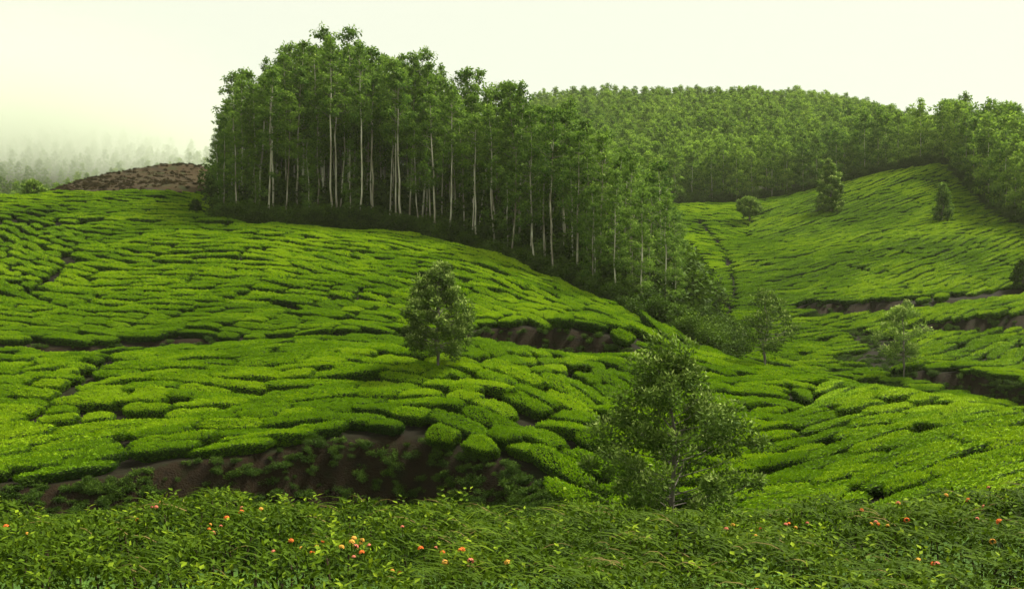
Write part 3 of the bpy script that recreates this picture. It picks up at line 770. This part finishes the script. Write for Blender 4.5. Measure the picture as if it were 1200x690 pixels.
# undergrowth: shrub meshes
def shrub(seed, mat, n=9, L=0.13, W=0.075, nl=260, hgt=1.6, wid=1.3):
    r = np.random.default_rng(seed); mb = MB()
    for k in range(n):
        a = r.uniform(0, 6.28); d = wid * r.random() ** 0.6 * 0.7; z = hgt * r.uniform(0.25, 0.85)
        clump(mb, np.array([math.cos(a) * d, math.sin(a) * d, z]), r.uniform(0.28, 0.5) * wid, nl, L, W, r, droop=0.0, flat=0.8, tipw=0.9)
    return mb.build('shrub', [mat])
SHR = [shrub(s, M_SHRUB) for s in range(4)]
WEED = [shrub(10 + s, M_WEED, n=5, L=0.16, W=0.06, nl=60, hgt=0.5, wid=0.6) for s in range(3)]
DRY = [shrub(20 + s, M_DRY, n=5, L=0.4, W=0.16, nl=50, hgt=0.8, wid=1.3) for s in range(3)]
def scatter_pts(name, meshes, pts, smin, smax, label, cat, sink=0.1, fixed=None):
    p = np.array(pts); z = H(p[:, 0], p[:, 1]); n = len(p); s = rng.uniform(smin, smax, n)
    if fixed: s = np.array([b_ if b_ else a_ for a_, b_ in zip(s, fixed)])
    o = scatter(name, meshes, np.stack([p[:, 0], p[:, 1], z - sink], 1), np.stack([rng.normal(0, .1, n), rng.normal(0, .1, n), rng.uniform(0, 6.28, n)], 1),
                np.stack([s * rng.uniform(0.9, 1.3, n), s * rng.uniform(0.9, 1.3, n), s], 1), rng.integers(0, len(meshes), n))
    return tag(o, label, cat)
und = []
for _ in range(620):                          # foot of the grove
    px = rr.uniform(262, 800); dep = abs(rr.gauss(0, 1)) * 5; y = float(ip(GROVE, px)) + 0.3 + dep; und.append(((px - 600) * y / F, y))
for _ in range(420):                          # gully below the grove
    px = rr.uniform(735, 850); y = rr.uniform(61, 100)
    if y > ip(TEAEND, px) + 0.7 and y < ip([(735, 100), (800, 100), (850, 78)], px): und.append(((px - 600) * y / F, y))
for _ in range(160):                          # foot of the far woods
    px = rr.uniform(780, 1210); y = float(ip(CEND, px)) + abs(rr.gauss(0, 1.2)) + 0.6; und.append(((px - 600) * y / F, y))
und_s = [None] * len(und)
for _ in range(420):                          # tall understorey inside the grove
    px = rr.uniform(275, 790); y = float(ip(GROVE, px)) + rr.uniform(6, 30); und.append(((px - 600) * y / F, y)); und_s.append(rr.uniform(1.6, 3.4))
scatter_pts('undergrowth', SHR, und, 0.55, 1.35, 'dark leafy undergrowth along the foot of the eucalyptus grove and gully', 'undergrowth', fixed=und_s)
wd = []
for b, n in zip(BANKS, (2200, 900, 900, 700, 500)):
    P0 = b['p']
    for _ in range(n):
        k = rr.randrange(len(P0) - 1); t = rr.random(); px = P0[k][0] + t * (P0[k + 1][0] - P0[k][0]); y = P0[k][1] + t * (P0[k + 1][1] - P0[k][1])
        hgt = P0[k][2] + t * (P0[k + 1][2] - P0[k][2])
        y -= rr.uniform(0.1, b['w'] + 1.4) if rr.random() < 0.5 else b['w'] + abs(rr.gauss(0, 1.0))
        wd.append(((px - 600) * y / F, y))
gy, gx = np.nonzero(GULLY)
for _ in range(230):
    k = rr.randrange(len(gx)); wd.append((mx[gx[k]] + rr.uniform(-.3, .3), my[gy[k]] + rr.uniform(-.3, .3)))
for _ in range(900):                          # rough ground between the hedge and the cutting
    px = rr.uniform(-20, 760); y = rr.uniform(24, 35); 
    if y < ip(FRONT, px) - 1.5: wd.append(((px - 600) * y / F, y))
scatter_pts('weeds', WEED, wd, 0.18, 0.62, 'low weeds and ferns on the bare earth cuttings', 'weeds', 0.03)
dr = []
for _ in range(2200):
    px = rr.uniform(-60, 300); y = rr.uniform(106, 160)
    if y > ip(TEAEND, min(px, 262)) + 0.5: dr.append(((px - 600) * y / F, y))
scatter_pts('dry_brush', DRY, dr, 0.12, 0.32, 'brown dry brush on the bare field beside the grove', 'brush')

# ------------------------------------------------------------------ single trees standing in the tea
def crown_tree(seed, Ht, wid, base, mat, nl=110, L=0.16, W=0.07, ncl=60, shape='oval', gap=0.0, tr=0.09, lean=(0, 0), tipw=1.0):
    r = np.random.default_rng(seed); tb, cb = MB(), MB()
    k = 8; hs = np.linspace(-0.4, Ht * 0.88, k); t_ = hs / Ht
    path = np.stack([lean[0] * t_ ** 1.5 * Ht + r.normal(0, 0.012 * Ht, k) * (t_ > 0.1), lean[1] * t_ * Ht + r.normal(0, 0.012 * Ht, k) * (t_ > 0.1), hs], 1)
    tb.add(*tube(path, np.interp(t_, [0, 0.4, 1], [tr, tr * 0.62, tr * 0.15]), 8), 0, True)
    for q in range(ncl):
        rel = (q + r.random()) / ncl
        if shape == 'cone': env = (1 - rel) ** 0.8 * 0.9 + 0.12
        elif shape == 'round': env = math.sin(math.pi * (0.15 + 0.8 * rel))
        else: env = (math.sin(math.pi * min(1, 0.22 + 0.74 * rel)) ** 0.8) * (1 - 0.28 * rel)
        if r.random() < gap: continue
        h = Ht * (base + (0.97 - base) * rel) - wid * 0.12
        p0 = np.array([np.interp(h - 0.1 * Ht * (1 - rel), hs, path[:, 0]), np.interp(h, hs, path[:, 1]), max(h - 0.09 * Ht, base * Ht * 0.85)])
        az = q * 2.399 + r.uniform(-0.5, 0.5); ln = wid / 2 * env * r.uniform(0.3, 1.15) ** 0.6
        c = np.array([np.interp(h, hs, path[:, 0]) + math.cos(az) * ln, np.interp(h, hs, path[:, 1]) + math.sin(az) * ln, h + r.normal(0, 0.02 * Ht)])
        tb.add(*tube([p0, (p0 + c) / 2 + np.array([0, 0, -0.06 * ln]), c], np.array([0.26, 0.16, 0.07]) * tr * (1 - 0.5 * rel), 5), 0, True)
        rc = wid * r.uniform(0.055, 0.12)
        clump(cb, c, rc, nl, L, W, r, droop=-0.25, flat=0.85, tipw=tipw)
        if r.random() < 0.6: clump(cb, (p0 + 2 * c) / 3 + r.normal(0, 0.3 * rc, 3), rc * 0.7, nl // 2, L, W, r, droop=0.1, tipw=tipw * 0.4)
    return tb.build('trunk', [M_OAKBARK]), cb.build('crown', [mat])
def lone(px, py, top, wid_px, seed, mat, label, base=0.2, y0=24, y1=420, name='silver_oak_tree', **kw):
    g = ground_at(px, py, y0, y1)
    Ht = (py - top) * g[1] / F; wd_ = wid_px * g[1] / F
    pair = crown_tree(seed, Ht, wd_, base, mat, **kw)
    return put_tree(name, pair, g[0], g[1], 1.0, 0.0, label, 'tree', sink=0.05)
lone(513, 441, 301, 92, 1, M_OAK, 'round-crowned silver oak alone in the tea below the terrace path', base=0.30, ncl=80, nl=150, L=0.15, W=0.065, tr=0.12)
lone(897, 433, 326, 70, 2, M_OAK, 'sparse see-through silver oak on the saddle beside the gully', base=0.34, ncl=52, nl=60, L=0.16, W=0.07, tr=0.09, gap=0.15, y1=62)
lone(1059, 447, 348, 66, 3, M_OAKL, 'light green young silver oak by the bare earth gully', base=0.36, ncl=48, nl=80, L=0.18, W=0.08, tr=0.09, gap=0.1, y0=54)
lone(878, 263, 228, 27, 4, M_OAKL, 'small lollipop-shaped tree near the lower edge of the hillside wood', base=0.45, y0=64, ncl=36, nl=95, L=0.34, W=0.2, tr=0.14, shape='round', tipw=0.7, name='young_tree')
lone(973, 252, 184, 33, 5, M_OAKL, 'tall oval pale green tree on the upper tea slope', base=0.06, y0=64, ncl=60, nl=110, L=0.36, W=0.2, tr=0.16, name='young_tree')
lone(1105, 263, 212, 25, 6, M_EUC, 'dark conical tree in the tea below the flank wood', base=0.06, y0=64, ncl=50, nl=60, L=0.34, W=0.17, tr=0.14, shape='cone', name='conical_tree')
lone(1199, 338, 300, 28, 7, M_SHRUB, 'dark bushy tree at the side of the mid tea slope', base=0.1, y0=60, ncl=36, nl=60, L=0.26, W=0.13, tr=0.1, name='bushy_tree')
lone(40, 232, 208, 25, 8, M_OAKL, 'small round pale tree on the brow of the tea beyond the bare field edge', base=0.12, ncl=34, nl=60, L=0.30, W=0.15, tr=0.1, shape='round', tipw=0.8, name='young_tree')
M_GULLY = leaf_mat('gully_bush_leaf', (0.016, 0.024, 0.005), (0.050, 0.065, 0.012), (0.09, 0.11, 0.02), k_rand=0.5, k_flush_shade=0.5, k_obj=0.1, k_patch=0.1)
lone(808, 366, 322, 78, 14, M_GULLY, 'broad brownish bush filling the gully at the end of the grove', base=0.12, y0=66, ncl=70, nl=120, L=0.2, W=0.1, tr=0.1, shape='round', tipw=0.5, name='gully_bush')
lone(229, 252, 232, 17, 9, M_SHRUB, 'tiny dark sapling in the tea beside the grove', base=0.15, ncl=20, nl=40, L=0.24, W=0.12, tr=0.06, shape='round', name='sapling')
lone(258, 258, 234, 14, 10, M_SHRUB, 'slim dark sapling hard against the end of the grove', base=0.1, ncl=20, nl=40, L=0.24, W=0.12, tr=0.06, name='sapling')
# roadside tree: stands on the rough ground behind the hedge
Yt = 20.0; Xt = (786 - 600) * Yt / F; Zt = float(H([Xt], [Yt])[0]); Ht = (HY - 377) * Yt / F - Zt
pair = crown_tree(15, Ht, 3.3, 0.22, M_OAK, ncl=105, nl=190, L=0.10, W=0.042, tr=0.08, lean=(0.02, 0), gap=0.12, shape='round', tipw=0.85)
put_tree('silver_oak_tree', pair, Xt, Yt, 1.0, 0.4, 'wind-ruffled silver oak growing right behind the flowering roadside hedge', 'tree', sink=0.05)

# ------------------------------------------------------------------ flowering hedge along the road
TOPZ = [(-7, -1.70), (-5.2, -1.68), (-4.9, -1.74), (-4.2, -1.70), (-3.9, -1.58), (-3.3, -1.50), (-2.8, -1.58), (-2.1, -1.55), (-1.2, -1.64), (0, -1.64), (1.2, -1.70), (2.6, -1.68), (3.6, -1.60), (5, -1.48), (7, -1.44)]
r = np.random.default_rng(99)
hb = MB()
def hz(x, y):
    b = np.interp(x, [t[0] for t in TOPZ], [t[1] for t in TOPZ])
    lump = 0.06 * np.sin(3.1 * x + 1.7 * y) + 0.05 * np.sin(5.3 * x - 2.2 * y + 1) + 0.04 * np.sin(9 * x + 4 * y)
    return b - 0.05 + lump - 0.05 * (10.2 - y) * 0.35 - 0.9 * np.clip((7.0 - y) / 0.9, 0, 1) ** 2 - 0.8 * np.clip((y - 10.0) / 1.2, 0, 1) ** 2
n = 85000
hx = r.uniform(-7.5, 7.5, n); hyy = r.uniform(6.1, 11.0, n)
hzv = hz(hx, hyy); gx_ = (hz(hx + .05, hyy) - hz(hx - .05, hyy)) / .1; gy_ = (hz(hx, hyy + .05) - hz(hx, hyy - .05)) / .1
N = norm(np.stack([-gx_, -gy_, np.ones(n)], 1))
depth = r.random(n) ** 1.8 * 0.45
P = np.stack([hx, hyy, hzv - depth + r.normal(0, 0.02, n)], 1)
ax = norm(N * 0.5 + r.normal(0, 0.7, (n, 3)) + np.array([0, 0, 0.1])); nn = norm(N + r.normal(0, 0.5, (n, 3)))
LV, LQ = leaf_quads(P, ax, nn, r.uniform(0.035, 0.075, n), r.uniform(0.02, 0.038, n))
hb.add(LV, LQ, 0, False, np.clip(1 - depth / 0.12, 0, 1) * r.uniform(0.3, 1, n))  # paler at the hedge surface, darker with depth
# upright shoots breaking the outline
for k in range(420):
    x, y = r.uniform(-7, 7), r.uniform(6.6, 10.2); z = float(hz(np.array([x]), np.array([y]))[0]); h = r.uniform(0.06, 0.22)
    m = 9; t = np.linspace(0.1, 1, m); dxy = r.normal(0, 0.25, 2)
    Pk = np.stack([x + dxy[0] * h * t, y + dxy[1] * h * t, z - 0.03 + h * t], 1)
    a = np.arange(m) * 2.4 + r.uniform(0, 6)
    V_, Q_ = leaf_quads(Pk, np.stack([np.cos(a), np.sin(a), np.full(m, 0.45)], 1), np.tile([0.0, 0, 1], (m, 1)) + r.normal(0, 0.2, (m, 3)), r.uniform(0.05, 0.085, m), r.uniform(0.025, 0.045, m))
    hb.add(V_, Q_, 0, False, np.clip(0.4 + 0.6 * t, 0, 1))
# arching grass blades through the hedge
nb = 5200; bx_ = np.where(r.random(nb) < 0.75, r.uniform(-0.6, 7.3, nb), r.uniform(-7, 0, nb)); by_ = r.uniform(6.7, 10.6, nb)
bz_ = hz(bx_, by_) - 0.05; sgn = np.where(r.random(nb) < 0.8, -1.0, 1.0); Lb = r.uniform(0.18, 0.42, nb)
dirx = sgn * r.uniform(0.5, 1.0, nb); diry = r.normal(0, 0.25, nb)
S_ = []
for t, up in ((0.0, 0.0), (0.35, 0.28), (0.7, 0.36), (1.0, 0.26)):
    c_ = np.stack([bx_ + dirx * Lb * t, by_ + diry * Lb * t, bz_ + up * Lb * 0.6], 1)
    wv = np.zeros((nb, 3)); wv[:, 2] = 0.0035 * (1.15 - t); wv[:, 1] = 0.004 * (1.15 - t)
    S_.append((c_ - wv, c_ + wv))
GVv = np.stack([p for a_, b_ in S_ for p in (a_, b_)], 1).reshape(-1, 3); b0 = np.arange(nb)[:, None] * 8
GQq = np.concatenate([b0 + np.array([[2 * k, 2 * k + 2, 2 * k + 3, 2 * k + 1]]) for k in range(3)])
dry = r.random(nb) < 0.04
hb.add(GVv, GQq[~np.tile(dry, 3)], 0, False, 0.55)
hb.add(GVv, GQq[np.tile(dry, 3)], 1, False, 0.8)
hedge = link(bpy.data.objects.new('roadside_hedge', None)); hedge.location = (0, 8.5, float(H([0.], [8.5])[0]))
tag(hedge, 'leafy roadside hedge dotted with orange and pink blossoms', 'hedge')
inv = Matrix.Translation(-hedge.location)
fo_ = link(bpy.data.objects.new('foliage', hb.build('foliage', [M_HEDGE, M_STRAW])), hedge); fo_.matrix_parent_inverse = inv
cb = MB()                                    # woody interior: stems from the ground
for k in range(260):
    x, y = r.uniform(-7.2, 7.2), r.uniform(6.6, 10.4); z1 = float(hz(np.array([x]), np.array([y]))[0]) - 0.06; z0 = float(H([x], [y])[0]) - 0.05
    q = r.normal(0, 0.18, 2)
    cb.add(*tube([(x + q[0], y + q[1], z0), (x + q[0] * 0.4 + r.normal(0, .05), y + q[1] * 0.4, (z0 + z1) / 2), (x, y, z1)], [0.016, 0.012, 0.006], 5), 0, True)
so_ = link(bpy.data.objects.new('stem', cb.build('stem', [M_TEASTEM])), hedge); so_.matrix_parent_inverse = inv
def flower_mesh(seed, mat):
    r = np.random.default_rng(seed); mb = MB(); n = 26
    g = np.arange(n) + 0.5; phi = np.arccos(1 - g / n * 0.95); th = g * 2.39996
    d = np.stack([np.sin(phi) * np.cos(th), np.sin(phi) * np.sin(th), np.cos(phi)], 1)
    c = d * 0.024
    for k in range(2):
        side = norm(np.cross(d, r.normal(0, 1, (n, 3)))); V, Q = leaf_quads(c - side * 0.007, side, d + r.normal(0, .15, (n, 3)), np.full(n, 0.015), np.full(n, 0.013))
        mb.add(V, Q, 0, False, r.random(n))
    mb.add(*tube([(0, 0, -0.07), (0, 0, -0.01), (0, 0, 0.012)], [0.003, 0.004, 0.012], 6), 1, True)
    return mb.build('flower', [mat, M_WEED])
FM = [leaf_mat('blossom_orange', (0.55, 0.10, 0.02), (0.75, 0.22, 0.05), trans=0.2, k_flush_shade=0.5), leaf_mat('blossom_pink', (0.55, 0.13, 0.09), (0.70, 0.28, 0.18), trans=0.2, k_flush_shade=0.5),
      leaf_mat('blossom_yellow', (0.6, 0.28, 0.04), (0.7, 0.42, 0.09), trans=0.2, k_flush_shade=0.5)]
FL = [flower_mesh(s, FM[s % 3]) for s in range(6)]
for k in range(75):
    if k % 4 == 0: fcy, fcx = r.uniform(6.8, 10.0), r.uniform(-20, 1220)
    y = min(10.1, max(6.6, fcy + r.normal(0, 0.18))); x = (fcx - 600) * fcy / F + r.normal(0, 0.14)
    z = float(hz(np.array([x]), np.array([y]))[0]) + r.uniform(0.0, 0.07)
    o = link(bpy.data.objects.new('flower', FL[k % 6]), hedge)
    s = r.uniform(0.6, 1.15)
    o.matrix_parent_inverse = inv
    o.location = (x, y, z); o.rotation_euler = (r.normal(0, 0.4), r.normal(0, 0.4), r.uniform(0, 6)); o.scale = (s, s, s)

# ------------------------------------------------------------------ air
def volume_box(name, lo, hi, label):
    V = np.array([(x, y, z) for x in (lo[0], hi[0]) for y in (lo[1], hi[1]) for z in (lo[2], hi[2])], float)
    Q = np.array([(0, 1, 3, 2), (4, 6, 7, 5), (0, 4, 5, 1), (2, 3, 7, 6), (0, 2, 6, 4), (1, 5, 7, 3)])
    m, t, n, l = new_mat(name); out = n.new('ShaderNodeOutputMaterial'); pv = n.new('ShaderNodeVolumePrincipled')
    l.new(pv.outputs[0], out.inputs['Volume'])
    o = link(bpy.data.objects.new(name, mesh(name, V, Q, [m]))); tag(o, label, name, kind='stuff')
    return m, pv
zmin = float(GZ.min()) - 1.0; zmax = float(GZ.max()) + 25
hm, hv = volume_box('haze', (-760, -60, zmin), (780, 660, zmax), 'thin pale damp air over the hills')
hv.inputs['Color'].default_value = (0.92, 0.95, 0.74, 1); hv.inputs['Density'].default_value = 0.00013; hv.inputs['Anisotropy'].default_value = 0.2
mm, mv = volume_box('mist', (-420, 175, 14), (-66, 460, 135), 'low cloud hiding the hill beyond the bare field')
mv.inputs['Color'].default_value = (0.68, 0.72, 0.64, 1); mv.inputs['Anisotropy'].default_value = 0.0
n, l = mm.node_tree.nodes, mm.node_tree.links
ge = n.new('ShaderNodeNewGeometry'); sx = n.new('ShaderNodeSeparateXYZ'); l.new(ge.outputs['Position'], sx.inputs[0])
nz = n.new('ShaderNodeTexNoise'); nz.inputs['Scale'].default_value = 0.018; nz.inputs['Detail'].default_value = 2; l.new(ge.outputs['Position'], nz.inputs['Vector'])
ad = n.new('ShaderNodeMath'); ad.operation = 'MULTIPLY_ADD'; ad.inputs[1].default_value = 40; l.new(nz.outputs['Fac'], ad.inputs[0]); l.new(sx.outputs['Z'], ad.inputs[2])
mr = n.new('ShaderNodeMapRange'); mr.interpolation_type = 'SMOOTHSTEP'
for k_, v_ in (('From Min', 57), ('From Max', 85), ('To Min', 0.0), ('To Max', 1.0)): mr.inputs[k_].default_value = v_
l.new(ad.outputs[0], mr.inputs['Value'])
def fade(sock, a0, a1, t0, t1):
    q = n.new('ShaderNodeMapRange'); q.interpolation_type = 'SMOOTHSTEP'
    for k_, v_ in (('From Min', a0), ('From Max', a1), ('To Min', t0), ('To Max', t1)): q.inputs[k_].default_value = v_
    l.new(sock, q.inputs['Value']); return q.outputs['Result']
def mul(a_, b_):
    q = n.new('ShaderNodeMath'); q.operation = 'MULTIPLY'; l.new(a_, q.inputs[0])
    if isinstance(b_, float): q.inputs[1].default_value = b_
    else: l.new(b_, q.inputs[1])
    return q.outputs[0]
d_ = mul(mr.outputs['Result'], fade(sx.outputs['Z'], 74, 100, 1.0, 0.0))     # the cloud thins out upwards
d_ = mul(d_, fade(sx.outputs['X'], -150, -72, 1.0, 0.0)); d_ = mul(d_, fade(sx.outputs['Y'], 225, 310, 0.0, 1.0))
l.new(mul(d_, 0.030), mv.inputs['Density'])
